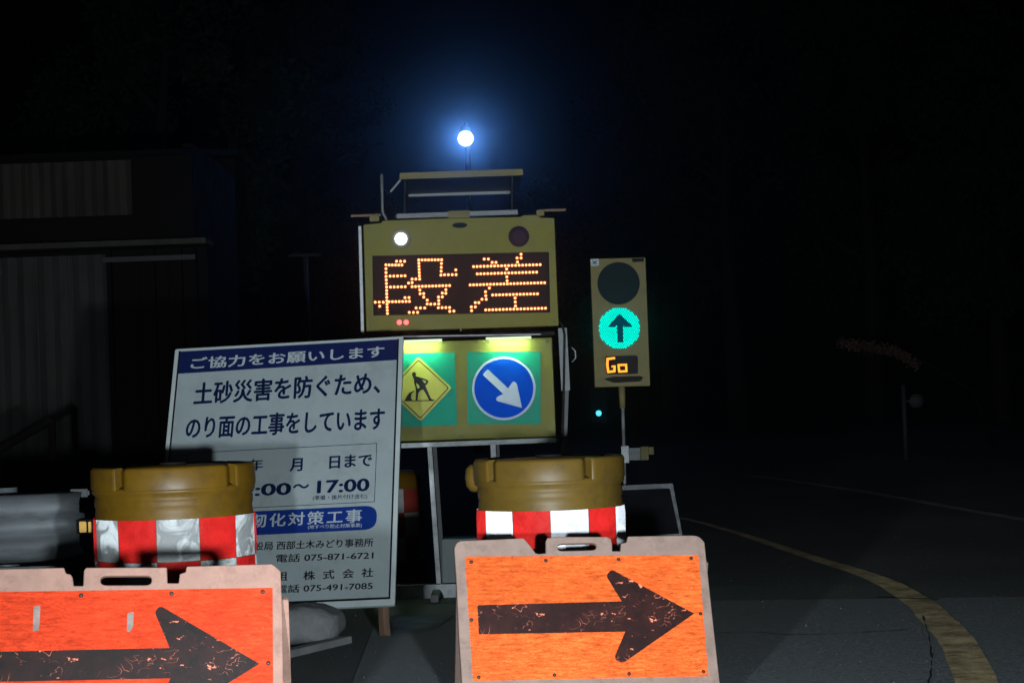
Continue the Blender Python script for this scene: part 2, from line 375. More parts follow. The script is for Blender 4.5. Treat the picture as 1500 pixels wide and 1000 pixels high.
tag(ribbon('road_edge_line', [(1700,792),(1600,777),(1500,762),(1372,740),(1284,724),(1180,708),(1100,697)], [.10]*7, .008, M['line2']), kind='structure')
tag(sheet('blue_lit_asphalt_patch', [ground(560,886)[:2], ground(1700,872)[:2], ground(1900,1300)[:2], ground(400,1300)[:2]], .004, M['asphalt_lit']), kind='structure')
def seam(pts, wd):
    tag(ribbon('asphalt_seam', pts, [wd]*len(pts), .012, M['tar']), kind='structure')
seam([(1285,878),(1330,879),(1375,881)], .028)
seam([(1040,931),(1100,929),(1160,933),(1240,931),(1330,926)], .008)
seam([(1352,905),(1362,940),(1366,975),(1360,1010)], .005)

rs = random.Random(11); V = []; F = []
for i in range(6000):                                   # loose grit and leaf litter on the asphalt
    Yg = rs.uniform(6.5, 15); Xg = rs.uniform(-3, 4.2)*Yg/9; s_ = rs.uniform(.0015, .004) if rs.random() < .93 else rs.uniform(.004, .007)
    a = rs.uniform(0, 6.3); k = len(V); z0 = .012
    V += [(Xg + s_*cos(a), Yg + s_*sin(a), z0), (Xg + s_*cos(a+2.1), Yg + s_*sin(a+2.1), z0), (Xg + s_*cos(a+4.2), Yg + s_*sin(a+4.2), z0), (Xg, Yg, z0 + s_*rs.uniform(.4, 1))]
    F += [(k, k+1, k+3), (k+1, k+2, k+3), (k+2, k, k+3)]
me = bpy.data.meshes.new('grit'); me.from_pydata(V, [], F); me.update(); tag(link('grit', me, mat('grit', (.13, .12, .10), .8, vary=.5, scale=30)), kind='stuff')

# ------------------------------------------------------------------ notice board
nb = Board((-1.081, 10.164, .731), -5.76, -31.7, -1.29)
t = thing('notice_board', nb.m, 'tall white Japanese roadworks notice board leaning back, with navy header strip', 'notice board')
plate('board', [rnd([(-.55,-.70),(.55,-.70),(.55,.70),(-.55,.70)], .012)], 0, .022, M['edge'], t, .002)
L = lambda x, y: nb.loc(x, y)
def nbp(name, pts, m, yf=-.001, r=0, parent=t):
    return plate(name, [rnd(nb.poly(pts), r)], yf, 0, m, parent)
plate('print_sheet', [[(-.530,-.672),(.530,-.672),(.530,.685),(-.530,.685)]], -.0010, .0, M['white'], t)
hb = nb.loc(583, 527)[1]; 
hz0 = nb.loc(583, 527)[1]; hz1_ = nb.loc(587, 496)[1]; hzl = nb.loc(261, 547.5)[1]
plate('header_strip', [[(-.522, hzl),(.522, hz0),(.522, .682),(-.522, .682)]], -.0020, -.0010, M['navy'], t)
for x0, x1, z0, z1 in ((-.530,-.522,-.672,.685),(.522,.530,-.672,.685),(-.522,.522,-.672,-.662)):
    plate('border_line', [[(x0,z0),(x1,z0),(x1,z1),(x0,z1)]], -.0020, -.0010, M['ink'], t)
bx0, bz1 = nb.loc(274, 665); bx1, bz0 = nb.loc(549, 735); bz1 = nb.loc(551, 649)[1]
for q in (((bx0,bz0),(bx1,bz1)),):
    (a, c), (b2, d) = q; th = .0025
    plate('period_box', [[(a,c),(b2,c),(b2,d),(a,d)], [(a+th,c+th),(b2-th,c+th),(b2-th,d-th),(a+th,d-th)]], -.0020, -.0010, M['inkblue'], t)
px0 = bx0; px1 = nb.loc(552, 757)[0]; pz1 = nb.loc(531, 741)[1]; pz0 = nb.loc(529, 776)[1]; R_ = (pz1-pz0)/2
plate('title_pill', [rnd([(px0,pz0),(px1,pz0),(px1,pz1),(px0,pz1)], R_, 10)], -.0020, -.0010, M['blue'], t)
T = lambda s, bl, br, h, m, bold=.0, sp=1.0: nb.text(t, s, bl, br, h, m, bold, sp, y=-.0030)
T('ご協力をお願いします', (279,541.5), (563,523.5), 17, M['pwhite'], .025, 1.05)
T('土砂災害を防ぐため、', (283,594), (557,577), 33, M['inkblue'], .03)
T('のり面の工事をしています', (271,644), (563,630), 33, M['inkblue'], .03)
T('令和', (290,696), (334,694), 18, M['inkblue'], .03)
T('年', (364,690), (385,689), 17, M['inkblue'], .02)
T('月', (424,691), (443,690), 19, M['inkblue'], .03)
T('日まで', (482,687), (545,683.5), 19, M['inkblue'], .03)
T('9:00', (350,727.6), (426,725), 18, M['inkblue'], .03)
T('～', (429,716.5), (453,715), 7, M['inkblue'], .03)
T('17:00', (464,723), (541,719.5), 19, M['inkblue'], .03)
T('(準備・後片付け含む)', (458,734), (538,731), 8, M['inkblue'], .01)
T('国土強靭化対策工事', (284,777.5), (530,765), 19.5, M['pwhite'], .02, 1.22)
T('(地すべり防止対策事業)', (451,776), (530,773), 7, M['pwhite'], .01)
T('建設局 西部土木みどり事務所', (358,807), (547,800.5), 12.5, M['ink'], .02)
T('電話 075-871-6721', (404,824), (547,819), 12, M['ink'], .018)
T('組', (403,851), (421,850), 13, M['ink'], .02)
T('株 式 会 社', (444,850), (547,845), 13.5, M['ink'], .02, 1.3)
T('電話 075-491-7085', (404,869), (546,863.5), 12, M['ink'], .018)
for pt in ((-.43, -1), (.05, -1), (.43, -1)):           # folding timber legs behind the board
    mb = MB(); inv = nb.i
    top = nb.m @ Vector((pt[0], .045, .1)); foot = Vector((top.x + .04, top.y + .02 - .42, 0.0))
    mb.tube([inv @ (foot + Vector((0, 0, .0))), inv @ top], .024, 4, smooth=False)
    mb.done('timber_leg', M['wood'], t)
for z0 in (.30, -.52):
    mb = MB(); mb.box(-.5, .5, .024, .05, z0, z0+.06); mb.done('back_batten', M['wood'], t)

# sandbag, grey batten and blue tarpaulin by the foot of the notice board
c = ground(425, 945)
mb = MB(); bmesh.ops.create_uvsphere(mb.bm, u_segments=40, v_segments=20, radius=1)
for v in mb.bm.verts:
    x, y, z = v.co; sq = lambda a: math.copysign(abs(a)**.6, a)
    v.co = Vector((sq(x)*.25, sq(y)*.16, max(sq(z)*.085, -.078) + .08))
    v.co += Vector((0, -.012*noise.noise(v.co*24), .018*noise.noise(v.co*9) + .012*noise.noise(v.co*22))) + Vector((.012*noise.noise(v.co*7 + Vector((3,0,0))), 0, 0))
    if v.co.z < 0: v.co.z = 0
for f in mb.bm.faces: f.smooth = True
sb = mb.done('sandbag', M['bag']); sb.location = (c.x - .02, c.y + .10, 0); sb.rotation_euler.z = -.15
tag(sb, 'grey woven sandbag lying under the white notice board', 'sandbag')
a = ground(395, 968); b_ = ground(507, 941)
mb = MB(); d = (b_-a).normalized(); nn = Vector((-d.y, d.x, 0))*.03
vv = [a+nn, a-nn, b_-nn, b_+nn]; lo = [mb.bm.verts.new((p.x, p.y, .0)) for p in vv]; hi = [mb.bm.verts.new((p.x, p.y, .03)) for p in vv]
mb.bm.faces.new(lo); mb.bm.faces.new(hi)
for i in range(4): mb.bm.faces.new((lo[i], lo[(i+1)%4], hi[(i+1)%4], hi[i]))
tag(mb.done('batten', M['timberg'], bevel=.002), 'pale grey batten lying on the asphalt in front of the sandbag', 'batten')
mb = MB(); bmesh.ops.create_grid(mb.bm, x_segments=24, y_segments=12, size=.5)
A, B, C_, D = ground(572, 909), ground(668, 902), ground(640, 922), ground(576, 934)
for v in mb.bm.verts:
    u_, w_ = v.co.x + .5, v.co.y + .5
    p = (D*(1-u_) + C_*u_)*(1-w_) + (A*(1-u_) + B*u_)*w_
    v.co = Vector((p.x, p.y, .014 + .012*abs(noise.noise(p*5))))
tag(mb.done('tarpaulin', M['tarp']), 'crumpled blue tarpaulin flat on the ground right of the notice board', 'tarpaulin')

# ------------------------------------------------------------------ arrow barricades
def barricade(bd, label, outline, slot, panel, screws, arrow, mo, ma, mf, patches=()):
    t = thing('arrow_barricade', bd.m, label, 'barricade', 'orange arrow barricades in the foreground')
    out = bd.poly(outline)
    out = [(p[0], p[1]) + tuple(p[2:]) for p in out]
    plate('frame', [rnd(out, .003), rnd(bd.poly(slot), .02, 6)], -.012, .012, mf, t, .003)
    pl = rnd(bd.poly(panel), .004)
    xs = [p[0] for p in pl]; zs = [p[1] for p in pl]
    plate('arrow_panel', [pl], -.016, -.0122, mo, t)
    for s_ in screws:
        q = bd.loc(*s_); mb = MB(); mb.dome(q, .0065, -.0162, .003, 10); mb.done('screw', M['screw'], t)
    plate('arrow', [rnd(bd.poly(arrow), .004)], -.0172, -.0162, ma, t)
    for p in patches:
        plate('tape_scrap', [rnd(bd.poly(p), .004)], -.0170, -.0162, M['tape'], t)
    # raised rib round the panel
    x0, x1, z0, z1 = min(xs)-.012, max(xs)+.012, min(zs)-.012, max(zs)+.010
    # rear half of the A-frame
    top = min(p[1] for p in bd.poly(slot)) - .030; xa, xb = min(p[0] for p in out)+.01, max(p[0] for p in out)-.01
    zb = min(p[1] for p in out)
    back = MB(); inv = bd.i.to_3x3()
    up = (inv @ Vector((0, 0, 1))).normalized()
    foot_world = (bd.m @ Vector((xa, 0, zb))).z
    H = sqrt((top - zb)**2)
    A_ = Vector((xa, .02, top)); B_ = Vector((xb, .02, top))
    yaw_dir = inv @ (bd.m.to_3x3() @ Vector((0, 1, 0)) * Vector((1, 1, 0))).normalized()
    A2 = Vector((xa, .02, top)) + inv @ Vector((0, 0, -(top-zb)*cos(radians(20)))) + yaw_dir*.17
    B2 = Vector((xb, .02, top)) + inv @ Vector((0, 0, -(top-zb)*cos(radians(20)))) + yaw_dir*.17
    nrm = (B_-A_).cross(A2-A_).normalized()*.011
    q = [A_, B_, B2, A2]; f1 = [back.bm.verts.new(p+nrm) for p in q]; f2 = [back.bm.verts.new(p-nrm) for p in q]
    back.bm.faces.new(f1); back.bm.faces.new(f2)
    for i in range(4): back.bm.faces.new((f1[i], f1[(i+1)%4], f2[(i+1)%4], f2[i]))
    back.done('rear_frame', mf, t, bevel=.002)
    for x in (xa+.06, xb-.06):
        mb = MB(); mb.tube([(x-.04, .018, top), (x+.04, .018, top)], .012, 10); mb.done('hinge', mf, t)
    return t
M['tape'] = mat('grey_tape_scrap', (.26, .20, .18), .5, vary=.4, scale=30)
b1 = Board((.217, 7.436, .306), 9.5, -20.3, 2.49)
outl = [(676,997.5),(672,935),(668,850),(665,804),(668,796,.02),(674,793),(720,791),(766,789),(769,792),(776,800),(784,811),(789,812),(799,811),(799,793),(801,789),(816,787),(888,787),(894,790),(896,798),(896,808),(908,808),(909,797),(917,795),(919,786.5),(1000,785),(1022,785,.03),(1031,795),(1040,880),(1053,998),(1060,1031),(1020,1034),(1018,1022),(716,1030),(714,1044),(680,1046)]
z1 = lambda x, y: (640 + x/2.777, 640 + y/2.777)
barricade(b1, 'orange arrow barricade standing right of the notice board, its whole arrow visible', outl,
    [(816,797),(873,795.5),(873,806.5),(816,808)], [(680.3,816.5),(1021.7,814.6),(1036,991),(692,998)],
    [z1(*p) for p in ((137,513),(440,507),(735,502),(1030,497),(138,747),(1068,722),(168,980),(475,971),(778,966),(1080,957))],
    [z1(162,688)+(0,), z1(748,672)+(0,), z1(684,568)+(.012,), z1(706,542)+(.012,), z1(1042,722)+(0,), z1(750,925)+(.016,), z1(716,905)+(.016,), z1(762,795)+(0,), z1(168,806)+(0,)],
    M['orange1'], M['arrow1'], M['pink'])
b2 = Board((-1.092, 6.2, .355), 6, -20, 2.6)
z2 = lambda x, y: (x/2.777, 640 + y/2.777)
outl = [(-44,1095),(-42,840,.02),(0,834.5),z2(262,534)+(.004,),z2(270,557)+(.004,),z2(290,562),z2(297,575),z2(301,608),z2(340,608),z2(343,545),z2(352,534),z2(680,533)+(.004,),z2(682,597),z2(728,597),z2(732,560),z2(756,552),z2(760,529)+(.004,),z2(1105,519)+(.004,),z2(1122,530)+(.004,),z2(1142,548)+(.006,),z2(1150,760),z2(1152,975),(420,1120),(424,1148),(382,1150),(380,1134),(0,1136),(-2,1152),(-46,1154)]
barricade(b2, 'red-orange arrow barricade at the left edge of the picture, cropped by the frame', outl,
    [z2(410,567),z2(618,566),z2(618,605),z2(410,606)], [(-24,869),z2(1109,618),z2(1112,1215),(-20,1090)],
    [z2(-50,645), z2(332,649), z2(699,641), z2(1069,634), z2(1092,923), z2(1095,1190), (-14, 980)],
    [z2(-42,878)+(0,), z2(692,862)+(0,), z2(630,716)+(.012,), z2(652,690)+(.014,), z2(1056,926)+(0,), z2(690,1150)+(.014,), z2(640,1120)+(.012,), z2(694,985)+(0,), z2(-40,1000)+(0,)],
    M['orange2'], M['arrow2'], M['pink2'],
    patches=([z2(140,694), z2(167,690), z2(165,745), z2(160,792), z2(136,795)], [z2(520,722), z2(546,715), z2(543,775), z2(530,798), z2(518,795)]))

# ------------------------------------------------------------------ crash-cushion drums
def drum(px, Y, H, R, phase, notch, body, wh, seam_at, label):
    p = at(px, 700, Y); m4 = Matrix.Translation((p.x, p.y, 0))
    t = thing('crash_drum', m4, label, 'drum', 'amber crash cushion drums')
    rn, Rr = R*.985, R*1.015
    prof = [(0, 0), (R*1.0, 0), (R*1.02, .03), (rn, .06), (rn*.99, .25)]
    g1, g2 = H-.105, H-.155
    prof += [(rn*.995, g2-.012), (rn*.985, g2), (rn, g2+.012), (rn, g1-.014), (rn*.982, g1-.004), (Rr, g1+.01), (Rr, H-.088), (Rr, H-.075)]
    prof += [(Rr*.955, H-.075), (Rr*.86, H-.07), (Rr*.78, H-.06), (Rr*.77, H-.014), (Rr*.74, H-.006), (0, H)]
    mb = MB(); mb.lathe(prof, 96)
    mb.done('body', body, t)
    # castellated rim: four raised arcs with slots between them
    hw = radians(3.4)
    for k in range(4):
        a0 = radians(notch[k]) + hw; a1 = radians(notch[(k+1) % 4]) + (2*pi if k == 3 else 0) - hw
        mb = MB(); N = 22; pr = [(Rr+.003, H-.080), (Rr+.003, H-.012), (Rr-.004, H-.002), (Rr-.03, H), (Rr-.045, H-.006), (Rr-.05, H-.06)]
        rows = []
        for i in range(N+1):
            a = a0 + (a1-a0)*i/N; rows.append([mb.bm.verts.new((r*sin(a), -r*cos(a), z)) for r, z in pr])
        for A, B in zip(rows, rows[1:]):
            for j in range(len(pr)-1):
                f = mb.bm.faces.new((A[j], B[j], B[j+1], A[j+1])); f.smooth = True
        mb.bm.faces.new(rows[0]); mb.bm.faces.new(rows[-1]); mb.done('rim_segment', body, t)
    mb = MB(); mb.lathe([(0, H-.003), (.05, H-.003), (.05, H+.006), (.045, H+.009), (0, H+.009)], 24); mb.done('filler_cap', M['black'], t)
    for row in range(2):
        z1_ = H - .187 - row*.152; z0_ = z1_ - .150
        for k in range(12):
            red = (k + row) % 2 == 0
            a0 = radians(phase + 30*k); a1 = a0 + radians(29.6); me = bpy.data.meshes.new('reflective_sheet'); V = []; F = []
            NU, NV = 8, 5
            for i in range(NU+1):
                for j in range(NV+1):
                    a = a0 + (a1-a0)*i/NU; z = z0_ + (z1_-z0_)*j/NV
                    r = R + .0015 + .0022*(1+noise.noise(Vector((a*5, z*22, k+row*20)))) if 0 < i < NU and 0 < j < NV else R + .0015
                    V.append((r*sin(a), -r*cos(a), z))
            for i in range(NU):
                for j in range(NV):
                    q = i*(NV+1)+j; F.append((q, q+NV+1, q+NV+2, q+1))
            me.from_pydata(V, [], F); me.update(); [setattr(pp, 'use_smooth', True) for pp in me.polygons]
            o = link('reflective_sheet', me, M['rred'] if red else wh, t)
    return t
drum(254, 8.2, .842, .294, -34, (-31, 53, 143, 233), M['drum'], M['rwhite'], None, 'amber crash drum behind the left arrow barricade, cream bands worn and blotched')
dr = drum(805, 8.3, .819, .2745, -1-30, (-50, 29, 119, 209), M['drum2'], M['rwhite2'], None, 'amber crash drum behind the right arrow barricade, white band glaring bright')
mb = MB(); mb.lathe([(0,.69),(.03,.695),(.046,.715),(.05,.745),(.045,.78),(.03,.795),(0,.80)], 20)
for v in mb.bm.verts: v.co.x -= .268; v.co.y += .09
mb.done('side_lug', M['drum2'], dr)
# short drum further back, in the shade of the notice board
p = at(560, 800, 13.2)
t = thing('small_drum', Matrix.Translation((p.x, p.y, 0)), 'short banded drum in the dark gap between notice board and sign stand', 'drum')
mb = MB(); mb.lathe([(0,0),(.25,0),(.25,.5),(.24,.56),(.2,.6),(0,.6)], 48); mb.done('body', M['drum'], t)
for row in range(3):
    for k in range(12):
        a0 = radians(30*k+6); me = bpy.data.meshes.new('reflective_sheet'); V = []; F = []
        for i in range(5):
            a = a0 + radians(29.5)*i/4
            for z in (.5-.14*row-.138, .5-.14*row): V.append((.253*sin(a), -.253*cos(a), z))
        for i in range(4): F.append((2*i, 2*i+2, 2*i+3, 2*i+1))
        me.from_pydata(V, [], F); me.update()
        link('reflective_sheet', me, M['dullred'] if (k+row) % 2 else M['dullwhite'], t) if 'dullred' in M else None
        if 'dullred' not in M:
            M['dullred'] = mat('dull_red_band', (.28, .03, .02), .6); M['dullwhite'] = mat('dull_white_band', (.4, .4, .4), .6)
            link('reflective_sheet', me, M['dullwhite'], t)

# ------------------------------------------------------------------ LED message sign on its stand
rg = vertical(678, 500, 11.5, 0.9)
t = thing('led_message_sign', rg.m, 'olive LED message sign showing glowing characters above two lit road signs, solar panel on top', 'message sign')
P = rg.poly
plate('upper_cabinet', [rnd(P([(532,329),(558,326.5),(560,323),(655,319.5),(763,317.5),(766,315),(786,314.5),(792,318.5),(812,319),(818.5,477),(536.5,486)]), .006)], 0, .14, M['olive'], t, .004)
dsp = plate('display_screen', [P([(545.4,374.8),(804,369),(806,457.5),(547,462)])], -.004, 0, M['screen'], t)
zA = lambda x, y: (540 + x/7.69, 360 + y/7.69); zB = lambda x, y: (680 + x/7.69, 360 + y/7.69)
strokesA = [[(195,215),(197,345),(203,465),(206,620),(212,762)],[(195,217),(375,217)],[(315,175),(316,180)],[(360,175),(361,180)],[(405,175),(406,176)],[(200,343),(410,338)],[(205,466),(412,461)],
 [(75,635),(165,635)],[(125,680),(126,681)],[(230,630),(460,626)],[(410,584),(411,584)],[(455,583),(456,584)],
 [(565,160),(822,158)],[(565,160),(572,340)],[(490,375),(575,375)],[(450,420),(451,420)],[(490,415),(490,420)],[(490,460),(912,448)],[(820,200),(815,330)],[(855,327),(985,325)],[(982,272),(983,272)],
 [(577,498),(580,540)],[(620,538),(621,578)],[(660,612),(660,655)],[(700,657),(790,655)],[(870,495),(870,535)],[(830,532),(830,575)],[(787,577),(790,617)],[(785,697),(912,695)],[(914,738),(960,735)],[(535,700),(632,700)],[(458,750),(552,750)]]
strokesB = [[(225,150),(272,150)],[(315,188),(358,188)],[(640,97),(640,138)],[(595,138),(596,138)],[(600,184),(601,184)],[(105,235),(855,213)],[(147,317),(815,297)],[(67,441),(905,416)],
 [(478,262),(480,262)],[(480,350),(483,394)],[(320,554),(825,541)],[(573,588),(577,678)],[(242,722),(915,703)],[(283,476),(283,480)],[(240,518),(243,562)],[(200,602),(248,602)],[(125,640),(165,640)],[(80,688),(125,688)],[(83,730),(84,730)]]
mb = MB(); seen = []; hb_ = MB()
for z_, st in ((zA, strokesA), (zB, strokesB)):
    for s_ in st:
        for i in range(len(s_)-1):
            a = Vector(z_(*s_[i])); b_ = Vector(z_(*s_[i+1])); nseg = max(1, round((b_-a).length/5.05))
            for k in range(nseg+1):
                q = a.lerp(b_, k/nseg)
                if any((q-o).length < 3.1 for o in seen): continue
                seen.append(q)
                g = noise.noise(Vector((q.x*.035, q.y*.06, 1.3))) + random.uniform(-.12, .12)
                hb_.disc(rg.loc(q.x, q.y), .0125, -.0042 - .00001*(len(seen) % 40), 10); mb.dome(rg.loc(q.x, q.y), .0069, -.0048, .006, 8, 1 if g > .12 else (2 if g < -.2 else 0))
o = mb.done('led_characters', [M['led_p'], M['led_y'], M['led_r']], t); o['kind'] = 'stuff'
o = hb_.done('led_halo_discs', M['led_halo'], t); o['kind'] = 'stuff'  # flat glowing discs added as the LEDs' red halo
def ring(name, c, r, yf, m, w_=.006, parent=t):
    n_ = 40; q = rg.loc(*c)
    return plate(name, [[(q[0]+r*cos(2*pi*k/n_), q[1]+r*sin(2*pi*k/n_)) for k in range(n_)], [(q[0]+(r-w_)*cos(2*pi*k/n_), q[1]+(r-w_)*sin(2*pi*k/n_)) for k in range(n_)]], yf, 0, m, parent)
s1 = 11.5/FPX
# lit white lamp
ring('lamp_bezel', (587.5,350), 15*s1, -.02, M['olive2'], .010)
mb = MB(); mb.disc(rg.loc(587.5,350), 13.5*s1, -.008, 32); mb.done('lamp_reflector', M['galv'], t)
mb = MB(); mb.dome(rg.loc(587.5,350), 9*s1, -.012, .014, 24); mb.done('flash_lamp', M['lampwhite'], t)
# unlit lamp
ring('lamp_bezel', (760,346.5), 17*s1, -.010, M['olive'], .006)
mb = MB(); mb.dome(rg.loc(760,346.5), 15.3*s1, -.002, .018, 28); mb.done('flash_lamp', M['purple'], t)
q = rg.loc(673.6, 330); mb = MB(); mb.disc(q, 11*s1, -.003, 28, 4*s1); mb.done('sight_hole', M['glassdark'], t)
for p_ in ((585,472), (595,472)):
    mb = MB(); mb.dome(rg.loc(*p_), 3.6*s1, -.001, .008, 12); mb.done('indicator_lamp', M['red_led'], t)
# lower cabinet
low = P([(543,503),(808.5,494),(814.5,639),(549,647.5)])
plate('lower_cabinet', [rnd(low, .006)], 0, .12, M['olive'], t, .004)
def bar(name, a, b_, wpx, yf, yb, m, parent=t):
    A = Vector(rg.loc(*a)); B = Vector(rg.loc(*b_)); d = (B-A).normalized(); nn = Vector((-d.y, d.x))*wpx*s1/2
    return plate(name, [[tuple(A+nn), tuple(A-nn), tuple(B-nn), tuple(B+nn)]], yf, yb, m, parent, .001)
bar('lamp_hood', (541,496.5), (812,488.5), 5.5, -.075, .05, M['black'])
bar('hood_trim', (590,493.3), (792,490), 1.6, -.079, -.0755, M['alu'])
for c0, c1_ in (((576,506),(648,503.5)), ((712,501.5),(778,499.5))):
    A = Vector(rg.loc(*c0)); B = Vector(rg.loc(*c1_)); mb = MB()
    lamp = mb.tube([(A.x, -.055, A.y+.018), (B.x, -.055, B.y+.018)], .007, 8).done('sign_lamp', M['tubelamp'], t)
    ld = bpy.data.lights.new('sign_lamp_light', 'AREA'); ld.shape = 'RECTANGLE'; ld.size = (B-A).length*.8; ld.size_y = .012; ld.energy = 1.7; ld.color = (.62, 1, .55)
    lo_ = bpy.data.objects.new('sign_lamp_light', ld); COL.objects.link(lo_); lo_.parent = t
    lo_.location = ((A.x+B.x)/2, -.046, (A.y+B.y)/2+.008); lo_.rotation_euler = (radians(24), 0, 0)
def panel_back(pts): return plate('sign_backing', [P(pts)], -.004, 0, M['teal'], t)
p1 = panel_back([(560,519),(666,516),(670,622.5),(563,626)]); p2 = panel_back([(684,515.5),(792,515),(792,621),(685,621)])
def film(name, pts, yf, m, parent, r=.0, yb=None): return plate(name, [rnd(P(pts), r)], yf, (yf+.001) if yb is None else yb, m, parent)
film('warning_diamond', [(612.8,522),(662,567.8),(616.2,617),(567,571)], -.0065, M['diamond'], p1, .012, -.004)
# thin dark border of the diamond
D0 = rnd(P([(613.0,526),(658,567.8),(616,613),(571,570.8)]), .009); D1 = rnd(P([(613.0,528),(656,567.8),(616,611),(573,570.8)]), .009)
plate('diamond_border', [D0, D1], -.0075, -.0065, M['ink'], p1)
w8 = lambda x, y: (580 + x/6.25, 480 + y/6.25)
q = rg.loc(*w8(166,425)); mb = MB(); mb.disc(q, 19/6.25*s1, -.0078, 20, 22/6.25*s1); mb.done('worker_head', M['ink'], p1)
film('worker_figure', [w8(*p_) for p_ in ((150,443),(175,440),(195,445),(255,462),(292,478),(300,490),(288,512),(270,530),(285,565),(318,640),(330,655),(362,658),(340,668),(302,666),(300,655),(272,600),(250,565),(225,572),(206,598),(198,662),(180,662),(184,600),(180,545),(165,500),(166,470))], -.0078, M['ink'], p1)
film('worker_gap', [w8(*p_) for p_ in ((240,475),(272,485),(278,494),(264,508))], -.0085, M['diamond'], p1)
film('worker_gap', [w8(*p_) for p_ in ((186,505),(212,525),(218,550),(198,556),(190,530))], -.0085, M['diamond'], p1)
film('spoil_heap', [w8(*p_) for p_ in ((78,668),(100,625),(125,592),(165,575),(170,582),(145,600),(138,640),(150,662),(345,660),(345,669),(80,672))], -.0078, M['ink'], p1)
q = rg.loc(738, 568.5)
mb = MB(); mb.disc(q, 46.5*s1, -.0055, 64); mb.done('round_sign_rim', M['cwhite'], p2)
mb = MB(); mb.disc(q, 43.2*s1, -.0065, 64); mb.done('round_sign_face', M['cblue'], p2)
w2 = lambda x, y: (500 + x/4.167, 460 + y/4.167)
film('round_sign_arrow', [w2(862,370)+(.004,), w2(893,335)+(.004,), w2(1018,452)+(0,), w2(1050,405)+(.014,), w2(1072,425)+(.006,), w2(1103,572)+(0,), w2(945,528)+(.012,), w2(945,508)+(.008,), w2(988,486)+(0,)], -.0075, M['cwhite'], p2)
bar('bottom_rail', (588,652.5), (815,644), 7, -.02, .08, M['alu'])
for px_, py_ in ((540,335),(806,325),(812,471),(543,480),(675,483),(550,509),(801,500),(807,632),(675,637)):
    mb = MB(); mb.dome(rg.loc(px_, py_), .0065, -.001, .004, 8); mb.done('bolt', M['alu2'], t)
A = [(818,470),(824,476),(827,490),(826,560),(824,640),(815,668),(760,676),(735,690),(734,760)]
mb = MB(); mb.tube([(rg.loc(*a)[0], .012, rg.loc(*a)[1]) for a in A], .006, 8); mb.done('cable', M['black'], t)
# posts and stand
def post(name, a, b_, r, y, m, parent=t, n=10):
    A = rg.loc(*a); B = rg.loc(*b_); mb = MB(); mb.tube([(A[0], y, A[1]), (B[0], y, B[1])], r, n); return mb.done(name, m, parent)
bar('side_rail', (527,331), (531,487), 4.5, .0, .10, M['alu'])
bar('side_post', (824,480), (829,572), 13, .03, .09, M['alu2']); bar('side_post', (829,572), (826,664), 9, .05, .09, M['steel'])
mb = MB(); A = [rg.loc(838,508), rg.loc(843,514), rg.loc(844,524), rg.loc(838,530)]; mb.tube([(a[0], .06, a[1]) for a in A], .004, 8); mb.done('cable_hook', M['alu'], t)
bar('leg', (629,655), (643,862), 7, .02, .05, M['alu']); bar('leg', (636,655), (650,862), 6, .065, .10, M['steel'])
bar('leg', (722,648), (732,862), 8, .02, .05, M['alu']); bar('leg', (728,648), (740,862), 6, .065, .10, M['steel'])
bar('base_rail', (582,867), (850,857), 20, -.03, .03, M['alu'])
bar('base_end_cap', (581,867), (585.5,867), 22, -.033, .033, M['boxw'])
A = rg.loc(647,789); B = rg.loc(700,852); plate('battery_box', [rnd([(A[0],A[1]),(B[0],A[1]),(B[0],B[1]),(A[0],B[1])], .01)], -.02, .22, M['boxw'], t, .004)
for x in (640, 735):
    A = rg.loc(x, 872); mb = MB(); mb.box(A[0]-.02, A[0]+.02, -.35, .45, A[1]-.0, A[1]+.035); mb.done('base_foot', M['steel'], t, bevel=.003)
# solar panel on top
sp_ = bar('solar_panel_rail', (585.5,258.5), (766,252.5), 9.5, -.02, .0, M['oliverail'] if 'oliverail' in M else M['olive2'])
A = Vector(rg.loc(586, 260)); B = Vector(rg.loc(765, 254)); mb = MB()
A2_ = Vector(rg.loc(594, 279)); B2_ = Vector(rg.loc(756, 273))
q = [(A.x,.001,A.y+.01),(B.x,.001,B.y+.01),(B2_.x,.32,B2_.y),(A2_.x,.32,A2_.y)]; f1 = [mb.bm.verts.new(p_) for p_ in q]; f2 = [mb.bm.verts.new((p_[0],p_[1],p_[2]+.012)) for p_ in q]
mb.bm.faces.new(f1); mb.bm.faces.new(f2)
for i in range(4): mb.bm.faces.new((f1[i], f1[(i+1)%4], f2[(i+1)%4], f2[i]))
mb.done('solar_panel', M['cells'], t)
bar('solar_panel_rail', (594,279), (748,274.5), 4.5, .30, .33, M['galv'])
bar('panel_bracket', (580.5,316), (758.5,310), 7, .03, .06, M['galv']); bar('panel_bracket', (656,315), (688,314), 13, .02, .028, M['olive2'])
bar('panel_strut', (592,262), (592,316), 3, .07, .08, M['sheddark']); bar('panel_strut', (750,257), (750,311), 3, .07, .08, M['sheddark'])
bar('panel_strut', (586,262), (571,280), 3, .05, .06, M['galv'])
A = [rg.loc(558.5,255), rg.loc(559.5,285), rg.loc(560,310), rg.loc(566,322)]; mb = MB(); mb.tube([(a[0], .02, a[1]) for a in A], .0085, 10, r1=.006); mb.done('antenna', M['galv'], t)
bar('top_stay', (513,315.5), (557,314), 3.5, .04, .06, M['wood']); bar('top_stay', (790,307.5), (829,306.5), 3.5, .04, .06, M['wood'])
bar('stay_block', (541,320), (555,319), 9, .01, .05, M['olive2'])
bar('stay_block', (786,312), (797,311), 9, .01, .05, M['olive2'])

